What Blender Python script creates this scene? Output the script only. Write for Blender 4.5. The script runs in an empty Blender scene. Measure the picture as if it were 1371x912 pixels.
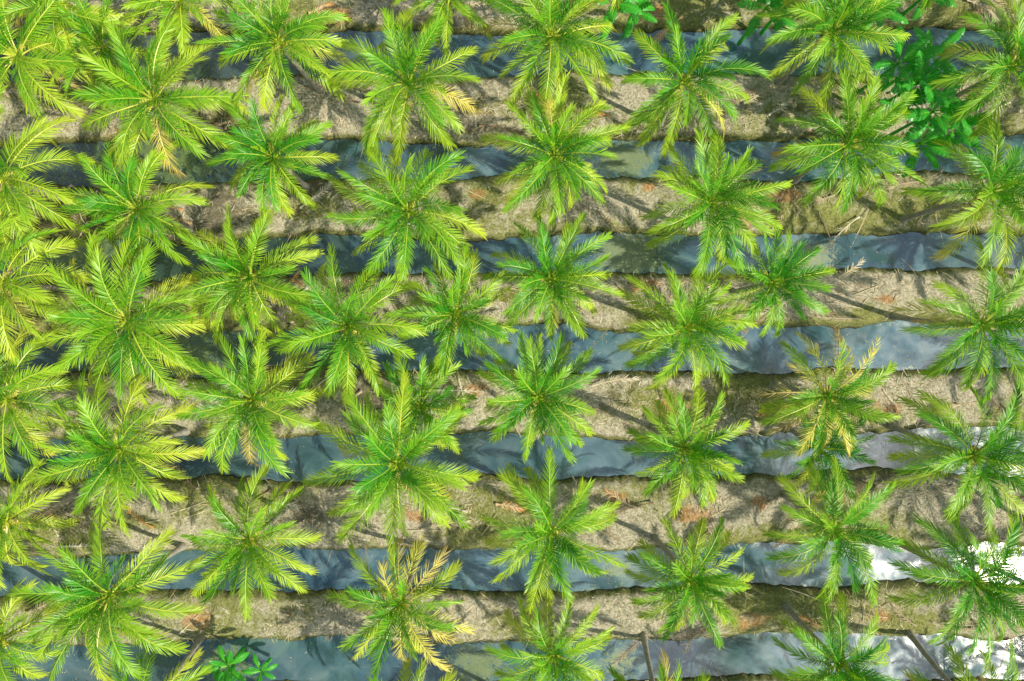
import bpy, math, numpy as np
from mathutils import Vector
rng=np.random.default_rng(7)
H=40.0; F=900.0
SUN_EL=47.0; SUN_DIR2=(0.91,-0.42)
sc=bpy.context.scene
def G(u,v,z=0.0):
    s=(H-z)/F
    return (u-685.5)*s,(456-v)*s
def R(a,b): return float(rng.uniform(a,b))
# ------------------------------------------------------------ numpy noise
_lat={}
def vnoise(x,y,scale,seed):
    n=256
    if seed not in _lat: _lat[seed]=np.random.default_rng(seed).random((n,n))
    g=_lat[seed]
    X=np.asarray(x)/scale+1000.3; Y=np.asarray(y)/scale+1000.7
    xi=np.floor(X).astype(int); yi=np.floor(Y).astype(int)
    fx=X-xi; fy=Y-yi
    fx=fx*fx*(3-2*fx); fy=fy*fy*(3-2*fy)
    a=g[xi%n,yi%n]; b=g[(xi+1)%n,yi%n]; c=g[xi%n,(yi+1)%n]; d=g[(xi+1)%n,(yi+1)%n]
    return (a*(1-fx)+b*fx)*(1-fy)+(c*(1-fx)+d*fx)*fy
def fbm(x,y,scale,seed,o=3):
    t=0;w=0;a=1
    for k in range(o):
        t=t+a*vnoise(x,y,scale/2**k,seed+k); w+=a; a*=0.5
    return t/w
# ------------------------------------------------------------ canals
can=[]
for v,wd in [(75,48),(211,40),(342,40),(468,47),(612,46),(761,41),(885,44)]:
    can.append([(456-v)/22.2,0.009,wd/22.2/2])
y=can[0][0]
for k in range(5):
    y+=6.1; can.append([y,0.009,1.0])
y=can[6][0]
for k in range(5):
    y-=6.1; can.append([y,0.009,1.0])
def smooth(t):
    t=np.clip(t,0,1); return t*t*(3-2*t)
def height(x,y):
    x=np.asarray(x,float); y=np.asarray(y,float)
    d=np.full(x.shape,1e3)
    wob=(fbm(x,y,4.2,11,3)-0.5)*0.95+(vnoise(x,y,0.6,17)-0.5)*0.18+(vnoise(x,y,0.25,19)-0.5)*0.14
    for yc,sl,hw in can:
        d=np.minimum(d,np.abs(y-(yc+sl*x)-(vnoise(x,x*0+yc,9.0,21)-0.5)*0.6)-hw)
    d=d+wob
    e=smooth((d+0.32)/1.05)
    z=-1.05+1.05*e
    z=z+e*((fbm(x,y,1.6,31,3)-0.5)*0.28+(vnoise(x,y,0.3,41)-0.5)*0.08+0.10*smooth((d-0.3)/1.6))
    return z
def canal_d(x,y):
    best=None
    for yc,sl,hw in can:
        c=y-(yc+sl*x)
        if best is None or abs(c)-hw<best[0]: best=(abs(c)-hw,c,yc+sl*x,hw)
    return best
# ------------------------------------------------------------ mesh builder
class B:
    def __init__(s): s.v=[];s.q=[];s.m=[];s.c=[];s.s=[];s.n=0
    def add(s,V,Q,mat,C,sm=False):
        V=np.asarray(V,np.float32).reshape(-1,3); Q=np.asarray(Q,np.int32).reshape(-1,4)
        C=np.asarray(C,np.float32)
        if C.ndim==1: C=np.tile(C,(len(V),1))
        s.v.append(V); s.q.append(Q+s.n); s.c.append(C)
        s.m.append(np.full(len(Q),mat,np.int32)); s.s.append(np.full(len(Q),sm,bool)); s.n+=len(V)
    def mesh(s,name,mats):
        V=np.concatenate(s.v);Q=np.concatenate(s.q);M=np.concatenate(s.m);C=np.concatenate(s.c);S=np.concatenate(s.s)
        me=bpy.data.meshes.new(name)
        me.vertices.add(len(V)); me.vertices.foreach_set('co',V.ravel())
        me.loops.add(len(Q)*4); me.loops.foreach_set('vertex_index',Q.ravel())
        me.polygons.add(len(Q)); me.polygons.foreach_set('loop_start',np.arange(0,len(Q)*4,4,dtype=np.int32))
        me.update(calc_edges=True)
        me.polygons.foreach_set('material_index',M); me.polygons.foreach_set('use_smooth',S)
        ca=me.color_attributes.new('tone','FLOAT_COLOR','POINT')
        ca.data.foreach_set('color',np.concatenate([C,np.ones((len(C),1),np.float32)],1).ravel())
        for m in mats: me.materials.append(m)
        me.update()
        return me
def obj(name,me,loc=(0,0,0)):
    o=bpy.data.objects.new(name,me); o.location=loc
    sc.collection.objects.link(o); return o
# ------------------------------------------------------------ node helpers
def newmat(name):
    m=bpy.data.materials.new(name); m.use_nodes=True
    nt=m.node_tree; nt.nodes.clear()
    return m,nt
def N(nt,t,**k):
    n=nt.nodes.new(t)
    for a,b in k.items(): setattr(n,a,b)
    return n
def L(nt,a,b): nt.links.new(a,b)
def ramp(nt,fac,stops,interp='LINEAR'):
    r=N(nt,'ShaderNodeValToRGB'); r.color_ramp.interpolation=interp
    e=r.color_ramp.elements
    while len(e)<len(stops): e.new(0.5)
    for i,(p,c) in enumerate(stops):
        e[i].position=p; e[i].color=(*c,1) if len(c)==3 else c
    L(nt,fac,r.inputs[0]); return r.outputs[0]
def mth(nt,op,a,b=None,c=None,clamp=False):
    n=N(nt,'ShaderNodeMath',operation=op); n.use_clamp=clamp
    for i,x in enumerate((a,b,c)):
        if x is None: continue
        if isinstance(x,(int,float)): n.inputs[i].default_value=x
        else: L(nt,x,n.inputs[i])
    return n.outputs[0]
def mixc(nt,f,a,b,mode='MIX'):
    n=N(nt,'ShaderNodeMix',data_type='RGBA',blend_type=mode)
    for s,x in ((n.inputs[0],f),(n.inputs[6],a),(n.inputs[7],b)):
        if isinstance(x,(int,float)): s.default_value=x
        elif isinstance(x,tuple): s.default_value=(*x,1)
        else: L(nt,x,s)
    return n.outputs[2]
def noise(nt,vec,scale,detail=4,rough=0.6,dist=0.0):
    n=N(nt,'ShaderNodeTexNoise'); n.inputs['Scale'].default_value=scale
    n.inputs['Detail'].default_value=detail; n.inputs['Roughness'].default_value=rough
    n.inputs['Distortion'].default_value=dist
    if vec is not None: L(nt,vec,n.inputs['Vector'])
    return n.outputs['Fac']
def geopos(nt): return N(nt,'ShaderNodeNewGeometry').outputs['Position']
def maprange(nt,v,a,b,c=0.0,d=1.0):
    n=N(nt,'ShaderNodeMapRange'); n.inputs[1].default_value=a;n.inputs[2].default_value=b
    n.inputs[3].default_value=c;n.inputs[4].default_value=d; L(nt,v,n.inputs[0]); return n.outputs[0]
# ------------------------------------------------------------ materials
def leafmat(name,stops,rough=0.40,trans=0.22,spec=0.45,transboost=1.3):
    m,nt=newmat(name)
    at=N(nt,'ShaderNodeAttribute',attribute_name='tone')
    sp=N(nt,'ShaderNodeSeparateColor'); L(nt,at.outputs['Color'],sp.inputs[0])
    a=mth(nt,'ADD',sp.outputs[0],mth(nt,'MULTIPLY',mth(nt,'SUBTRACT',sp.outputs[2],0.5),0.34))
    a=mth(nt,'ADD',a,mth(nt,'MULTIPLY',sp.outputs[1],0.24))
    a=mth(nt,'MULTIPLY',a,1/1.6)
    col=ramp(nt,a,stops)
    p=N(nt,'ShaderNodeBsdfPrincipled'); L(nt,col,p.inputs['Base Color'])
    p.inputs['Roughness'].default_value=rough; p.inputs['Specular IOR Level'].default_value=spec
    t=N(nt,'ShaderNodeBsdfTranslucent'); 
    tc=mixc(nt,1.0,col,(transboost*1.05,transboost,transboost*0.45),'MULTIPLY'); L(nt,tc,t.inputs[0])
    mx=N(nt,'ShaderNodeMixShader'); mx.inputs[0].default_value=trans
    L(nt,p.outputs[0],mx.inputs[1]); L(nt,t.outputs[0],mx.inputs[2])
    o=N(nt,'ShaderNodeOutputMaterial'); L(nt,mx.outputs[0],o.inputs[0]); return m
M_leaf=leafmat('palm_leaflet',[(0.0,(0.03,0.25,0.008)),(0.15,(0.085,0.36,0.010)),(0.32,(0.25,0.49,0.015)),(0.52,(0.47,0.62,0.035)),(0.74,(0.72,0.67,0.12)),(1.0,(0.50,0.34,0.18))])
M_rach=leafmat('palm_midrib',[(0.0,(0.28,0.48,0.04)),(0.35,(0.58,0.64,0.07)),(0.62,(0.80,0.72,0.12)),(0.75,(0.72,0.55,0.16)),(1.0,(0.50,0.36,0.20))],trans=0.05)
M_ban=leafmat('banana_leaf',[(0.0,(0.03,0.33,0.03)),(0.4,(0.07,0.50,0.04)),(0.7,(0.24,0.60,0.06)),(1.0,(0.46,0.46,0.12))],rough=0.35,trans=0.35)
M_dry=leafmat('dry_litter',[(0.0,(0.16,0.11,0.065)),(0.25,(0.36,0.27,0.165)),(0.5,(0.62,0.53,0.36)),(0.75,(0.78,0.72,0.57)),(1.0,(0.70,0.37,0.12))],rough=0.8,trans=0.06,spec=0.15,transboost=1.0)
M_grass=leafmat('grass_blade',[(0.0,(0.04,0.15,0.015)),(0.4,(0.12,0.25,0.025)),(0.7,(0.30,0.36,0.07)),(1.0,(0.52,0.47,0.20))],rough=0.6,trans=0.2,spec=0.2)
def simple(name,f):
    m,nt=newmat(name); p=N(nt,'ShaderNodeBsdfPrincipled'); f(nt,p)
    o=N(nt,'ShaderNodeOutputMaterial'); L(nt,p.outputs[0],o.inputs[0]); return m
def f_trunk(nt,p):
    pos=geopos(nt)
    w=N(nt,'ShaderNodeTexWave',bands_direction='Z'); w.inputs['Scale'].default_value=3.2;w.inputs['Distortion'].default_value=3;w.inputs['Detail'].default_value=3
    L(nt,pos,w.inputs[0])
    n=noise(nt,pos,5,3)
    c=ramp(nt,n,[(0.3,(0.30,0.27,0.22)),(0.7,(0.55,0.52,0.45))])
    L(nt,mixc(nt,mth(nt,'MULTIPLY',w.outputs['Fac'],0.5),c,(0.19,0.17,0.13)),p.inputs['Base Color'])
    p.inputs['Roughness'].default_value=0.9
    b=N(nt,'ShaderNodeBump'); b.inputs['Strength'].default_value=0.6;b.inputs['Distance'].default_value=0.04
    L(nt,w.outputs['Fac'],b.inputs['Height']);L(nt,b.outputs[0],p.inputs['Normal'])
M_trunk=simple('palm_trunk_bark',f_trunk)
def f_nut(nt,p):
    c=ramp(nt,noise(nt,geopos(nt),3,2),[(0.35,(0.10,0.22,0.03)),(0.65,(0.40,0.33,0.05))])
    L(nt,c,p.inputs['Base Color']); p.inputs['Roughness'].default_value=0.4
M_nut=simple('coconut_husk',f_nut)
def f_ground(nt,p):
    pos=geopos(nt)
    sep=N(nt,'ShaderNodeSeparateXYZ'); L(nt,pos,sep.inputs[0])
    at=N(nt,'ShaderNodeAttribute',attribute_name='tone'); sp=N(nt,'ShaderNodeSeparateColor'); L(nt,at.outputs['Color'],sp.inputs[0])
    gr,orr,dk=sp.outputs[0],sp.outputs[1],sp.outputs[2]
    nB=noise(nt,pos,1.6,4,0.75,0.8); nC=noise(nt,pos,7,4,0.78); nD=noise(nt,pos,30,2,0.7)
    j=mth(nt,'MULTIPLY',mth(nt,'SUBTRACT',nB,0.5),0.9)
    soil=ramp(nt,nC,[(0.28,(0.21,0.175,0.115)),(0.44,(0.49,0.435,0.30)),(0.57,(0.72,0.66,0.50)),(0.72,(0.86,0.81,0.67))])
    green=ramp(nt,nC,[(0.3,(0.12,0.13,0.035)),(0.5,(0.31,0.33,0.10)),(0.7,(0.50,0.50,0.20))])
    c=mixc(nt,maprange(nt,mth(nt,'ADD',gr,j),0.48,0.70),soil,green)
    orange=ramp(nt,nC,[(0.35,(0.36,0.16,0.06)),(0.65,(0.80,0.46,0.19))])
    c=mixc(nt,maprange(nt,mth(nt,'ADD',orr,j),0.56,0.76,0,0.85),c,orange)
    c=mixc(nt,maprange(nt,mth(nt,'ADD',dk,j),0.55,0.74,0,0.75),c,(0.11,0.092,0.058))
    c=mixc(nt,maprange(nt,nD,0.3,0.6,0.5,0.0),c,(0.08,0.07,0.045))
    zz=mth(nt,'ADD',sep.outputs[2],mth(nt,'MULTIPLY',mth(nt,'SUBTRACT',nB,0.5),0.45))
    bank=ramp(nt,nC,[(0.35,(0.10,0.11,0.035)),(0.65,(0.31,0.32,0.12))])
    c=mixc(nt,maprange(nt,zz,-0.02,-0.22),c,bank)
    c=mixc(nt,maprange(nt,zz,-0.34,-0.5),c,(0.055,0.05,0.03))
    L(nt,c,p.inputs['Base Color']); p.inputs['Roughness'].default_value=0.95; p.inputs['Specular IOR Level'].default_value=0.15
    h=mth(nt,'ADD',nC,mth(nt,'MULTIPLY',nD,0.4))
    b=N(nt,'ShaderNodeBump'); b.inputs['Strength'].default_value=0.9;b.inputs['Distance'].default_value=0.12
    L(nt,h,b.inputs['Height']);L(nt,b.outputs[0],p.inputs['Normal'])
M_ground=simple('plantation_soil',f_ground)
def f_water(nt,p):
    pos=geopos(nt)
    at=N(nt,'ShaderNodeAttribute',attribute_name='tone'); sp=N(nt,'ShaderNodeSeparateColor'); L(nt,at.outputs['Color'],sp.inputs[0])
    n=noise(nt,pos,0.5,5,0.6,0.6)
    c=ramp(nt,n,[(0.34,(0.035,0.085,0.115)),(0.5,(0.075,0.16,0.21)),(0.66,(0.17,0.26,0.30))])
    na=noise(nt,pos,2.2,5,0.75,0.6); nf=noise(nt,pos,25,2,0.8)
    am=mth(nt,'ADD',sp.outputs[0],mth(nt,'MULTIPLY',mth(nt,'SUBTRACT',na,0.5),1.3))
    am=mth(nt,'ADD',am,mth(nt,'MULTIPLY',mth(nt,'SUBTRACT',nf,0.5),0.8))
    am=maprange(nt,am,0.42,0.62)
    alg=ramp(nt,nf,[(0.35,(0.05,0.085,0.015)),(0.65,(0.20,0.28,0.06))])
    c=mixc(nt,sp.outputs[1],c,(0.028,0.055,0.04))
    c=mixc(nt,mth(nt,'MULTIPLY',am,0.9),c,alg)
    L(nt,c,p.inputs['Base Color'])
    L(nt,mth(nt,'ADD',mth(nt,'MULTIPLY',am,0.4),maprange(nt,noise(nt,pos,0.8,2),0.35,0.65,0.05,0.24)),p.inputs['Roughness'])
    p.inputs['IOR'].default_value=2.1
    b=N(nt,'ShaderNodeBump'); b.inputs['Strength'].default_value=0.12;b.inputs['Distance'].default_value=0.03
    L(nt,noise(nt,pos,5,3,0.6,0.3),b.inputs['Height']);L(nt,b.outputs[0],p.inputs['Normal'])
M_water=simple('canal_water_surface',f_water)
# ------------------------------------------------------------ ground
def axis(fine,step,mid,mstep,far):
    a=list(np.arange(0,fine,step)); a+=list(np.arange(fine,mid,mstep)); x=mid;s=mstep
    while x<far: a.append(x); s*=1.35; x+=s
    a.append(far); a=np.array(a); return np.concatenate([-a[:0:-1],a])
def grid(xs,ys,zf):
    X,Y=np.meshgrid(xs,ys); Z=zf(X.ravel(),Y.ravel())
    V=np.stack([X.ravel(),Y.ravel(),Z],1); nx=len(xs);ny=len(ys)
    i=np.arange(nx-1)[None,:]+nx*np.arange(ny-1)[:,None]
    Q=np.stack([i,i+1,i+1+nx,i+nx],-1).reshape(-1,4); return V,Q
xs=axis(33,0.13,60,0.8,700); ys=axis(23,0.10,53,0.35,700)
V,Q=grid(xs,ys,height)
ORG=[(865,380,26),(1185,545,30),(930,690,28),(265,830,30),(1010,830,28),(900,548,24),(1015,672,22),(1180,825,20),(715,825,22),(1050,260,22),(415,240,20),(430,115,26),(150,185,28),(1300,470,16),(820,665,18),(640,260,18),(880,15,22),(1240,215,22),(60,690,25),(455,20,24),(1180,400,16),(640,520,22),(400,380,18),(870,250,16),(560,690,18)]
DRK=[(640,160,45),(500,520,70),(250,330,80),(450,240,60),(100,300,80),(280,460,60),(830,520,35),(1160,640,40),(260,620,50),(440,690,45),(640,700,40),(1180,260,40),(620,380,50),(60,480,60),(280,180,50),(420,400,50),(1010,520,30),(380,830,28)]  # dark soil spots: damp and weeds, with shade beneath palms painted in
def spots(V,lst,asp=0.7):
    A=np.zeros(len(V))
    for u,v,r in lst:
        gx,gy=G(u,v,0); rr=r/22.2
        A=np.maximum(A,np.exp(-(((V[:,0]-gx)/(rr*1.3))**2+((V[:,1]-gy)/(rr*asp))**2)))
    return A
Cg=np.zeros((len(V),3))
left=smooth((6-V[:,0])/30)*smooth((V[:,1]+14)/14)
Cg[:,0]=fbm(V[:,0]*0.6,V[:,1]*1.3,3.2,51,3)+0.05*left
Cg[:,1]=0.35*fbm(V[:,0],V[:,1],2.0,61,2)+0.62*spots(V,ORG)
Cg[:,2]=0.72*fbm(V[:,0],V[:,1],2.4,71,3)+0.30*spots(V,DRK)+0.12*left  # left term paints undergrowth shade into the soil as a darker tone
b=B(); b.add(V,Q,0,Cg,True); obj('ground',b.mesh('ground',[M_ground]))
ALG=[(842,342,55,.9),(835,215,50,.8),(1082,348,50,.75),(830,760,40,.6),(470,345,40,.3),(625,80,40,.4),(60,765,60,.35),(300,890,60,.7),(640,890,60,.7),(830,885,50,.6),(1060,40,50,.6),(100,345,120,.7),(250,470,90,.6),(200,210,160,.6),(150,75,200,.6),(60,215,100,.5),(930,880,40,.3),(650,470,30,.5),(430,620,30,.35),(1190,340,20,.3)]
for yc,sl,hw in can:
    xx=axis(33,0.3,60,3,690); yy=np.linspace(-hw-0.95,hw+0.95,12)
    V,Q=grid(xx,yy,lambda x,y:np.full(x.shape,-0.50))
    V[:,1]+=yc+sl*V[:,0]
    A=np.zeros(len(V))
    for u,v,r,s in ALG:
        gx,gy=G(u,v,-0.5); rr=r/22.2
        A=np.maximum(A,s*np.exp(-(((V[:,0]-gx)/rr)**2+((V[:,1]-gy)/max(rr*0.7,1.2))**2)))
    edge=np.abs(V[:,1]-yc-sl*V[:,0])/(hw+0.2)
    A=np.maximum(A,0.36*smooth((edge-0.55)/0.4))
    C=np.zeros((len(V),3)); C[:,0]=A
    C[:,1]=np.clip(0.8*smooth((-2-V[:,0])/16)*(0.4+0.6*smooth((V[:,1]+14)/16))+0.4*smooth((fbm(V[:,0],V[:,1],5,83,2)-0.5)/0.25),0,0.9)  # water colour darkened leftwards to paint in palm shade, plus random dark patches
    b=B(); b.add(V,Q,0,C,True); obj('canal_water',b.mesh('canal_water',[M_water]))
# ------------------------------------------------------------ fronds
def frond(b,o,Ln,az,el0,bend,side,roll,nl,ll,vee,droop,age,rnd,lw=0.040,s0=0.17,mats=(0,1),keep=1.0,rw=1.0):
    NS=15; s=np.linspace(0,1,NS)
    el=el0-bend*s**1.3; a=az+side*s**1.4
    T=np.stack([np.cos(el)*np.cos(a),np.cos(el)*np.sin(a),np.sin(el)],1)
    P=np.zeros((NS,3)); P[1:]=np.cumsum((T[1:]+T[:-1])*0.5,0)*Ln/(NS-1); P+=o
    S=np.stack([-np.sin(a),np.cos(a),np.zeros(NS)],1); U=np.cross(T,S)
    r=(roll*s)[:,None]; S2=np.cos(r)*S+np.sin(r)*U; U2=-np.sin(r)*S+np.cos(r)*U; S,U=S2,U2
    rad=((0.036*(1-s)**0.7+0.007+0.05*np.clip(0.12-s,0,1)/0.12)*rw)[:,None]
    ring=np.stack([P+S*rad,P+U*rad*0.7,P-S*rad,P-U*rad*0.7],1).reshape(-1,3)
    i=4*np.arange(NS-1)[:,None]; k=np.arange(4)[None,:]
    Qr=np.stack([i+k,i+(k+1)%4,i+4+(k+1)%4,i+4+k],-1).reshape(-1,4)
    b.add(ring,Qr,mats[1],(age,0.2,rnd))
    sl=np.linspace(s0,0.995,nl); sl=np.concatenate([sl,sl+0.3/nl]); sl=np.clip(sl+rng.normal(0,0.18/nl,len(sl)),0,1)
    sg=np.concatenate([np.ones(nl),-np.ones(nl)])
    if keep<1:
        kk=rng.random(len(sl))<keep; sl=sl[kk]; sg=sg[kk]
    n=len(sl)
    def ip(A): return np.stack([np.interp(sl,s,A[:,j]) for j in range(3)],1)
    p=ip(P);t=ip(T);S_=ip(S)*sg[:,None];u=ip(U)
    sr=(sl-s0)/(1-s0)
    ang=np.radians(60-42*sr+rng.normal(0,3.5,n))
    clump=np.interp(sl,np.linspace(0,1,9),rng.normal(0,0.18,9))
    ve=vee+rng.normal(0,0.09,n)+clump
    le=ll*(0.34+0.66*np.sin(np.pi*np.clip(0.12+0.77*sr,0,1))**0.75)*rng.uniform(0.80,1.14,n)
    d=np.cos(ang)[:,None]*t+np.sin(ang)[:,None]*(np.cos(ve)[:,None]*S_+np.sin(ve)[:,None]*u)
    W=t-(t*d).sum(1)[:,None]*d; W/=np.linalg.norm(W,axis=1)[:,None]+1e-6
    K=np.cross(d,W); q=rng.normal(0,0.30,n)[:,None]; W=np.cos(q)*W+np.sin(q)*K
    dr=(droop*rng.uniform(0.6,1.4,n)*le)
    rows=[]; cols=[]
    for tt,wf in ((0,0.6),(0.33,1.0),(0.70,0.72),(1.0,0.08)):
        c=p+d*(le*tt)[:,None]; c[:,2]-=dr*tt**2
        w=W*(lw*0.5*wf)
        rows+= [c-w,c+w]; cols+=[tt,tt]
    VV=np.stack(rows,1).reshape(-1,3)
    i=8*np.arange(n)[:,None]; k=2*np.arange(3)[None,:]
    QQ=np.stack([i+k,i+k+1,i+k+3,i+k+2],-1).reshape(-1,4)
    C=np.zeros((n,8,3)); C[:,:,0]=age; C[:,:,1]=np.array(cols)[None,:]; C[:,:,2]=np.clip(rnd+rng.normal(0,0.18,n),0,1)[:,None]
    C[:,:,0]+=(0.22*sr**2-0.06)[:,None]
    b.add(VV,QQ,mats[0],C.reshape(-1,3))
def csphere():
    V=[];Q=[]
    for ax in range(3):
        for sgn in (-1,1):
            base=len(V)
            for i in range(3):
                for j in range(3):
                    p=[0,0,0];p[ax]=sgn;p[(ax+1)%3]=i-1;p[(ax+2)%3]=j-1
                    V.append(np.array(p)/np.linalg.norm(p))
            for i in range(2):
                for j in range(2):
                    q=[base+i*3+j,base+(i+1)*3+j,base+(i+1)*3+j+1,base+i*3+j+1]
                    Q.append(q if sgn>0 else q[::-1])
    return np.array(V),np.array(Q)
CSV,CSQ=csphere()
def palm_mesh(Rm,h,base,dry=0.0,yel=0.0,dens=1.0):
    b=B(); top=np.array([0,0,h-0.35]); bs=np.array([base[0],base[1],-0.15])
    mid=np.array([0.15*base[0],0.15*base[1],h*0.45])
    t=np.linspace(0,1,14)[:,None]; P=(1-t)**2*bs+2*t*(1-t)*mid+t**2*top
    tr=t[:,0]; rad=0.15-0.03*tr+0.12*np.exp(-tr*14)+0.06*np.exp(-(1-tr)*18)
    an=np.linspace(0,2*np.pi,11)[:-1]
    ring=(P[:,None,:]+rad[:,None,None]*np.stack([np.cos(an),np.sin(an),0*an],1)[None]).reshape(-1,3)
    i=10*np.arange(13)[:,None];k=np.arange(10)[None]
    b.add(ring,np.stack([i+k,i+(k+1)%10,i+10+(k+1)%10,i+10+k],-1).reshape(-1,4),2,(0,0,0),True)
    n=int(R(26,32)*dens); taz=R(0,6.28); tilt=R(0,0.22); a0=R(0,6.28)
    Lm=Rm/0.835
    wind=R(-0.4,0.4)
    for k in range(n):
        a=k/(n-1)
        az=a0+k*2.39996+R(-0.2,0.2)
        el=math.radians(84-76*a**0.82)+R(-0.12,0.12)+tilt*math.cos(az-taz)
        bend=math.radians(34+46*a)+R(-0.15,0.25)
        Ln=Lm*(0.58+0.42*min(1,a*2.0))*R(0.86,1.06)
        age=0.0+0.56*a**1.1+yel+R(-.05,.05)
        if k==0:
            frond(b,np.array([0,0,h-0.1]),Ln*0.9,az,math.radians(84),0.1,0,0,16,0.3,0.6,0,0.3,0.7,lw=0.05,s0=0.3); continue
        kp=1.0;dr=R(0.06,0.22)+0.18*a
        if dry>0 and a>0.35 and R(0,1)<dry: age=R(0.85,1.35); kp=R(0.45,0.8); dr+=0.25
        elif a>0.88 and R(0,1)<0.2: age=R(0.8,1.15); kp=0.85
        frond(b,np.array([0.09*math.cos(az),0.09*math.sin(az),h-0.25-0.25*a]),Ln,az,el,bend,wind+R(-0.4,0.4),R(-0.9,0.9),int(48*Ln/4+5),
              0.70*Rm/3.1*R(0.88,1.1),R(0.2,0.8)-0.35*a,dr,age,R(0,1),keep=kp)
    if R(0,1)<0.45:
        az=R(0,6.28)
        frond(b,np.array([0,0,h-0.6]),Lm*0.8,az,-0.6,0.85,R(-.3,.3),0.4,34,0.5,-0.5,0.5,R(1.15,1.4),R(0,1),keep=0.6)
    for j in range(int(R(2,5))):
        az=R(0,6.28); c=np.array([0.36*math.cos(az),0.36*math.sin(az),h-0.65])
        for m in range(int(R(3,7))):
            o=c+rng.normal(0,0.11,3); b.add(CSV*np.array([0.095,0.095,0.12])+o,CSQ,3,(0,0,0),True)
    for j in range(int(R(1,4))):
        az=R(0,6.28)
        frond(b,np.array([0,0,h-0.3]),R(0.7,1.1),az,R(0.3,0.8),1.2,0,0,12,0.28,0.1,0.3,0.98,0.6,lw=0.03,s0=0.35,mats=(1,1),rw=0.5)
    return b.mesh('coconut_palm',[M_leaf,M_rach,M_trunk,M_nut])
def snap(x,y,m=0.75):
    d,c,yc,hw=canal_d(x,y)
    if d<m: y=yc+(hw+m)*(1 if c>=0 else -1)
    return x,y
PALMS=[ # u,v,r,h,dry,yel (leaf tone shift; left palms' sunlit yellow painted in)
(15,70,98,7,0,.14),(200,130,102,7.4,0,.15),(368,52,88,7,0,.08),(235,-5,74,6.8,0,.12),(75,5,80,6.5,0,.12),(130,60,70,6,0,.05),
(545,108,95,7,0,.08),(738,45,91,7,0,.10),(918,105,86,7,0,.03),(1118,38,84,7.5,0,.03),(1362,85,92,8,0,0.02),(600,-12,66,6,0,.1),
(1140,190,88,7,0,.05),(1330,255,94,7.5,0,0.02),(-5,235,106,7,0,.17),(178,278,82,6.5,.05,.05),(362,208,76,6.3,0,0.03),
(545,280,93,7,0,.08),(742,205,84,7,0,.05),(955,270,89,7.2,0,.03),(-5,378,100,7,0,.15),(165,430,106,7.2,0,.14),(330,370,90,7,0,.08),
(463,437,94,7,0,.09),(608,420,76,6,0,0.02),(738,372,79,6.8,0,.07),(922,438,85,7,0,.05),(1037,378,73,5.5,0,-.12),(1322,435,92,7.5,0,0.02),
(0,535,95,7,0,.14),(335,537,88,7,0,.08),(155,605,96,7.2,0,.13),(530,622,104,7.5,0,.1),(560,545,70,5.2,0,.0),(720,532,79,6.8,0,.04),
(920,602,75,6.8,0,.06),(1112,530,81,7,.7,.12),(1100,600,62,4.5,0,-.12),(1310,612,92,7.5,0,0),(0,700,77,6.5,0,.14),(330,725,84,6.5,0,.07),
(140,800,103,7.4,0,.11),(535,812,85,7,.6,.14),(738,714,90,7,0,.05),(925,778,77,6.8,0,.02),(1122,712,82,7,0,0),(1310,782,92,7.5,0,-.02),
(742,882,75,6.8,.05,.04),(1128,892,77,7,0,0),(-8,862,73,6.5,0,.12),(185,960,84,7,0,.05),(548,975,78,7,0,.05),(892,972,78,7,0,0),(1335,975,90,7.5,0,0)]
meshes=[];used=[]
for (u,v,r,h,dry,yel) in PALMS:
    x,y=G(u,v,h); bx,by=x+R(-.35,.35),y+R(-.3,.3); bx,by=snap(bx,by)
    me=palm_mesh(r/F*(H-h),h,(bx-x,by-y),dry,yel+R(-.04,.05),1.0 if r>72 else 0.85); meshes.append((me,h,bx-x,by-y))
    obj('coconut_palm',me,(x,y,0)); used.append((x,y))
good=[m for i,m in enumerate(meshes) if PALMS[i][4]==0]
beds=sorted([c[0]+3.05 for c in can])
for j,by in enumerate(beds):
    for gx in np.arange(-64,65,7.3):
        x=gx+(3.6 if j%2 else 0)+R(-.6,.6); y=by+0.009*x+R(-.6,.6)
        if abs(y)>33 or abs(x)>50: continue
        u=685.5+x*F/33; v=456-y*F/33
        if -75<u<1446 and -85<v<1000: continue
        if min((x-a)**2+(y-c)**2 for a,c in used)<4.5**2: continue
        me,h,dx,dy=good[int(R(0,len(good)))]
        o=obj('coconut_palm',me,(x,y,0)); o.rotation_euler=(0,0,R(0,6.28)); used.append((x,y))
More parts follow.
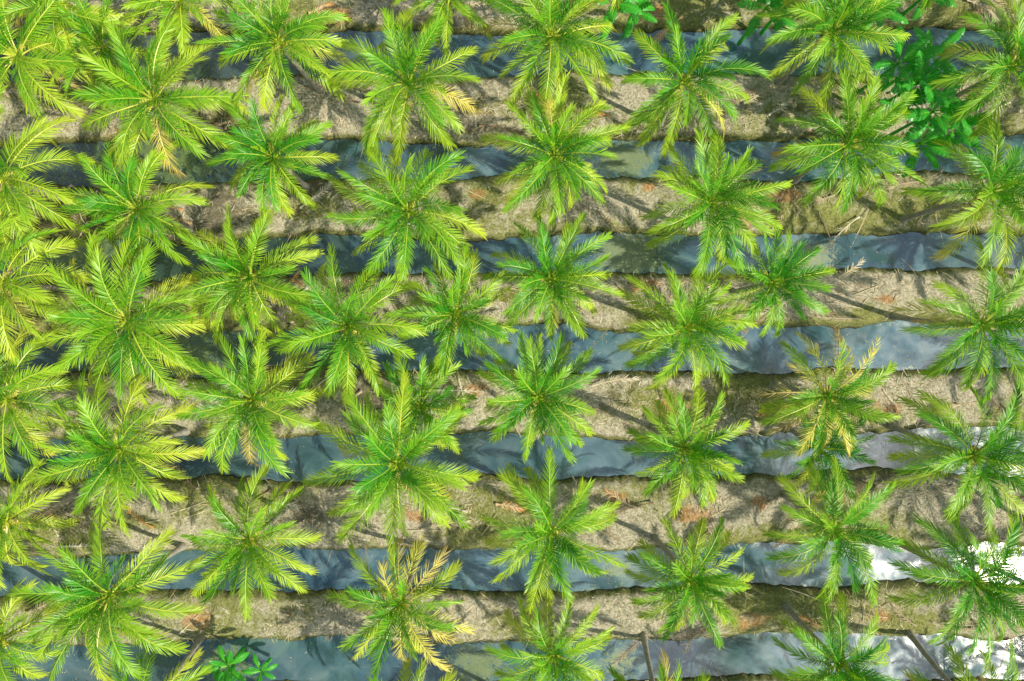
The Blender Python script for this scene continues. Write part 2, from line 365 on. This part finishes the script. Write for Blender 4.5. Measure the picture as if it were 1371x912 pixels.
# ------------------------------------------------------------ banana plants
def banana(u,v,h,sc_,nl=9):
    x,y=G(u,v,h); b=B(); 
    an=np.linspace(0,2*np.pi,9)[:-1]; zz=np.linspace(-0.2,h-0.5,7)
    P=np.stack([0*zz,0*zz,zz],1); rad=0.13-0.07*np.linspace(0,1,7)
    ring=(P[:,None,:]+rad[:,None,None]*np.stack([np.cos(an),np.sin(an),0*an],1)[None]).reshape(-1,3)
    i=8*np.arange(6)[:,None];k=np.arange(8)[None]
    b.add(ring,np.stack([i+k,i+(k+1)%8,i+8+(k+1)%8,i+8+k],-1).reshape(-1,4),0,(0.6,0,0.5),True)
    for q in range(nl):
        a=q/(nl-1); az=q*2.4+R(-.3,.3); el0=1.25-0.95*a; bend=0.5+0.8*a; Ln=sc_*R(1.5,2.0); NS=22
        s=np.linspace(0,1,NS); el=el0-bend*s**1.2; aa=az+R(-.3,.3)*s
        T=np.stack([np.cos(el)*np.cos(aa),np.cos(el)*np.sin(aa),np.sin(el)],1)
        P=np.zeros((NS,3)); P[1:]=np.cumsum(T[1:],0)*Ln/(NS-1); P[:,2]+=h-0.6
        S=np.stack([-np.sin(aa),np.cos(aa),0*aa],1); U=np.cross(T,S)
        w=0.27*sc_*np.clip(np.sin(np.pi*np.clip((s-0.14)/0.86,0,1))**0.55,0.03,1)
        rnd=R(0,1)
        for sg in (1,-1):
            for m in range(NS-1):
                if s[m]<0.12: ww0=ww1=0.02
                else:
                    ww0=w[m]*R(.85,1.05); ww1=w[m+1]*R(.85,1.05)
                dz=R(-0.18,0.1)
                f=T[m]*R(0.02,0.10)*sc_
                def pt(i_,wd,t_): return P[i_]+sg*S[i_]*wd*t_+U[i_]*wd*(0.30*t_-(0.55-dz)*t_*t_)+f*t_
                V=[pt(m,ww0,0),pt(m+1,ww1,0),pt(m+1,ww1,.5),pt(m,ww0,.5),pt(m+1,ww1,1),pt(m,ww0,1)]
                b.add(V,[[0,1,2,3],[3,2,4,5]],0,(0.15+0.4*a,0.2,rnd*0.6+R(0,.4)))
        rd=(0.03*(1-s)+0.008)[:,None]
        st=np.concatenate([P+S*rd+U*0.012,P-S*rd+U*0.012]); i=np.arange(NS-1)
        b.add(st,np.stack([i,i+1,i+1+NS,i+NS],1),0,(0.95,0,0.5))
    obj('banana_plant',b.mesh('banana_plant',[M_ban]),(x,y,0))
for a in [(1238,105,6.2,1.2),(1258,145,6.4,1.25),(1240,188,5.4,1.1),(1210,80,6.0,1.15),(1285,165,5.4,1.05),(1217,138,5.6,1.0),(1255,70,5.2,1.0),(1030,5,4.6,1.1),(1062,-8,4.4,1.1),(822,-2,4.6,1.1),(850,8,3.6,.8),(300,898,2.6,.8),(345,905,1.8,.6),(285,925,2.6,.8),(1250,-15,3,1.0),(1180,10,2.5,1.0)]:
    banana(*a)
# ------------------------------------------------------------ litter / grass masses
def bedpts(n,mind,xr=34,yr=23.5,fn=None):
    x=rng.uniform(-xr,xr,n); y=rng.uniform(-yr,yr,n); z=height(x,y)
    k=(z>mind)
    if fn is not None: k&=rng.random(n)<fn(x,y)
    return x[k],y[k],z[k]
def strips(x,y,z,l,w,el,age,rnd,lift=0.02,curl=0.15):
    n=len(x); az=rng.uniform(0,6.283,n); d=np.stack([np.cos(az)*np.cos(el),np.sin(az)*np.cos(el),np.sin(el)],1)
    S=np.stack([-np.sin(az),np.cos(az),rng.normal(0,.25,n)],1)
    p=np.stack([x,y,z+lift],1); bd=np.stack([-np.sin(az),np.cos(az),0*az],1)*(rng.normal(0,curl,n)*l)[:,None]
    rows=[]
    for t,wf in ((0,.6),(.5,1),(1,.25)):
        c=p+d*(l*t)[:,None]+bd*t*t; ww=S*(w*wf*.5)[:,None]; rows+=[c-ww,c+ww]
    V=np.stack(rows,1).reshape(-1,3); i=6*np.arange(n)[:,None];k=2*np.arange(2)[None]
    Q=np.stack([i+k,i+k+1,i+k+3,i+k+2],-1).reshape(-1,4)
    C=np.zeros((n,6,3));C[:,:,0]=age[:,None];C[:,:,2]=rnd[:,None]
    return V,Q,C.reshape(-1,3)
b=B()
x,y,z=bedpts(75000,-0.2,fn=lambda x,y:0.06+0.8*smooth((fbm(x,y,2.5,77,3)-0.47)/0.2)); n=len(x)
b.add(*(lambda r:(r[0],r[1],0,r[2]))(strips(x,y,z,rng.uniform(.12,.65,n),rng.uniform(.015,.05,n),rng.normal(0.03,.12,n),rng.uniform(.1,1.4,n),rng.random(n))))
x,y,z=bedpts(340,-0.05); n=len(x)
b.add(*(lambda r:(r[0],r[1],0,r[2]))(strips(x,y,z,rng.uniform(1.2,2.8,n),rng.uniform(.04,.08,n),rng.normal(0.02,.04,n),rng.uniform(.5,1.0,n),rng.random(n),0.08,0.06)))
obj('dry_leaf_litter',b.mesh('dry_leaf_litter',[M_dry]))
b=B()
x,y,z=bedpts(80000,-0.5,fn=lambda x,y:np.clip(0.05+0.3*smooth((2-x)/25)*smooth((y+12)/16)+0.8*smooth((fbm(x,y,3.0,91,3)-0.53)/0.18),0,1)); n=len(x)
b.add(*(lambda r:(r[0],r[1],0,r[2]))(strips(x,y,z,rng.uniform(.10,.34,n),rng.uniform(.012,.035,n),rng.uniform(.4,1.4,n),rng.uniform(.1,1.2,n),rng.random(n),0.0)))
obj('grass_patches',b.mesh('grass_patches',[M_grass]))
b=B()
x=rng.uniform(-33,33,700);y=rng.uniform(-22.5,22.5,700);z=height(x,y);k=z>-0.02;x,y,z=x[k][:180],y[k][:180],z[k][:180]
for i in range(len(x)):
    frond(b,np.array([x[i],y[i],z[i]+0.18]),R(1.4,3.0),R(-0.9,0.9)+(math.pi if R(0,1)<.5 else 0),0.02,R(0.05,0.15),R(-.5,.5),R(-.3,.3),30,R(.3,.5),R(-.1,.1),R(.05,.25),R(.1,1.6),R(0,1),lw=0.035,keep=R(.3,.85))
obj('fallen_palm_fronds',b.mesh('fallen_palm_fronds',[M_dry,M_dry]))
b=B()
for yc,sl,hw in can[:7]:
    n=420; x=rng.uniform(-33,33,n); k=vnoise(x,x*0+yc,3.0,5)>0.5; x=x[k]; n=len(x); y=yc+sl*x+rng.uniform(-hw,hw,n)
    b.add(*(lambda r:(r[0],r[1],0,r[2]))(strips(x,y,np.full(n,-0.5),rng.uniform(.04,.18,n),rng.uniform(.015,.04,n),np.zeros(n),rng.uniform(.2,1.0,n),rng.random(n),0.015)))
obj('floating_leaf_debris',b.mesh('floating_leaf_debris',[M_dry]))
# ------------------------------------------------------------ light
el=math.radians(SUN_EL); dx,dy=np.array(SUN_DIR2)/np.linalg.norm(SUN_DIR2)
d=Vector((dx*math.cos(el),dy*math.cos(el),math.sin(el)))
sl_=bpy.data.lights.new('sun','SUN'); sl_.energy=5.0; sl_.angle=math.radians(0.5); sl_.color=(1.0,0.93,0.76)
so=bpy.data.objects.new('sun',sl_); so.rotation_euler=d.to_track_quat('Z','Y').to_euler(); sc.collection.objects.link(so)
w=bpy.data.worlds.new('World'); sc.world=w; w.use_nodes=True; nt=w.node_tree; nt.nodes.clear()
sk=N(nt,'ShaderNodeTexSky',sky_type='NISHITA'); sk.sun_disc=False; sk.sun_elevation=el; sk.sun_rotation=math.atan2(dx,dy); sk.dust_density=1.0
tc=N(nt,'ShaderNodeTexCoord'); cn=noise(nt,tc.outputs['Generated'],5.0,6,0.6,0.4)
cm=maprange(nt,cn,0.49,0.60,0,0.85)
# clouds get brighter close to the sun (forward scattering)
dp=N(nt,'ShaderNodeVectorMath',operation='DOT_PRODUCT'); L(nt,tc.outputs['Generated'],dp.inputs[0]); dp.inputs[1].default_value=d
gl=maprange(nt,dp.outputs['Value'],0.80,0.98,0,1)
cc=mixc(nt,gl,(4.8,5.2,5.8),(34.0,33.0,32.0))
col=mixc(nt,cm,sk.outputs[0],cc)
bg=N(nt,'ShaderNodeBackground'); bg.inputs[1].default_value=0.11; L(nt,col,bg.inputs[0])
ow=N(nt,'ShaderNodeOutputWorld'); L(nt,bg.outputs[0],ow.inputs[0])
cam=bpy.data.cameras.new('camera'); cam.sensor_width=36; cam.lens=F/1371*36; cam.clip_end=3000
co=bpy.data.objects.new('camera',cam); co.location=(0,0,H); sc.collection.objects.link(co); sc.camera=co
sc.view_settings.view_transform='Standard'; sc.view_settings.look='None'; sc.view_settings.exposure=0
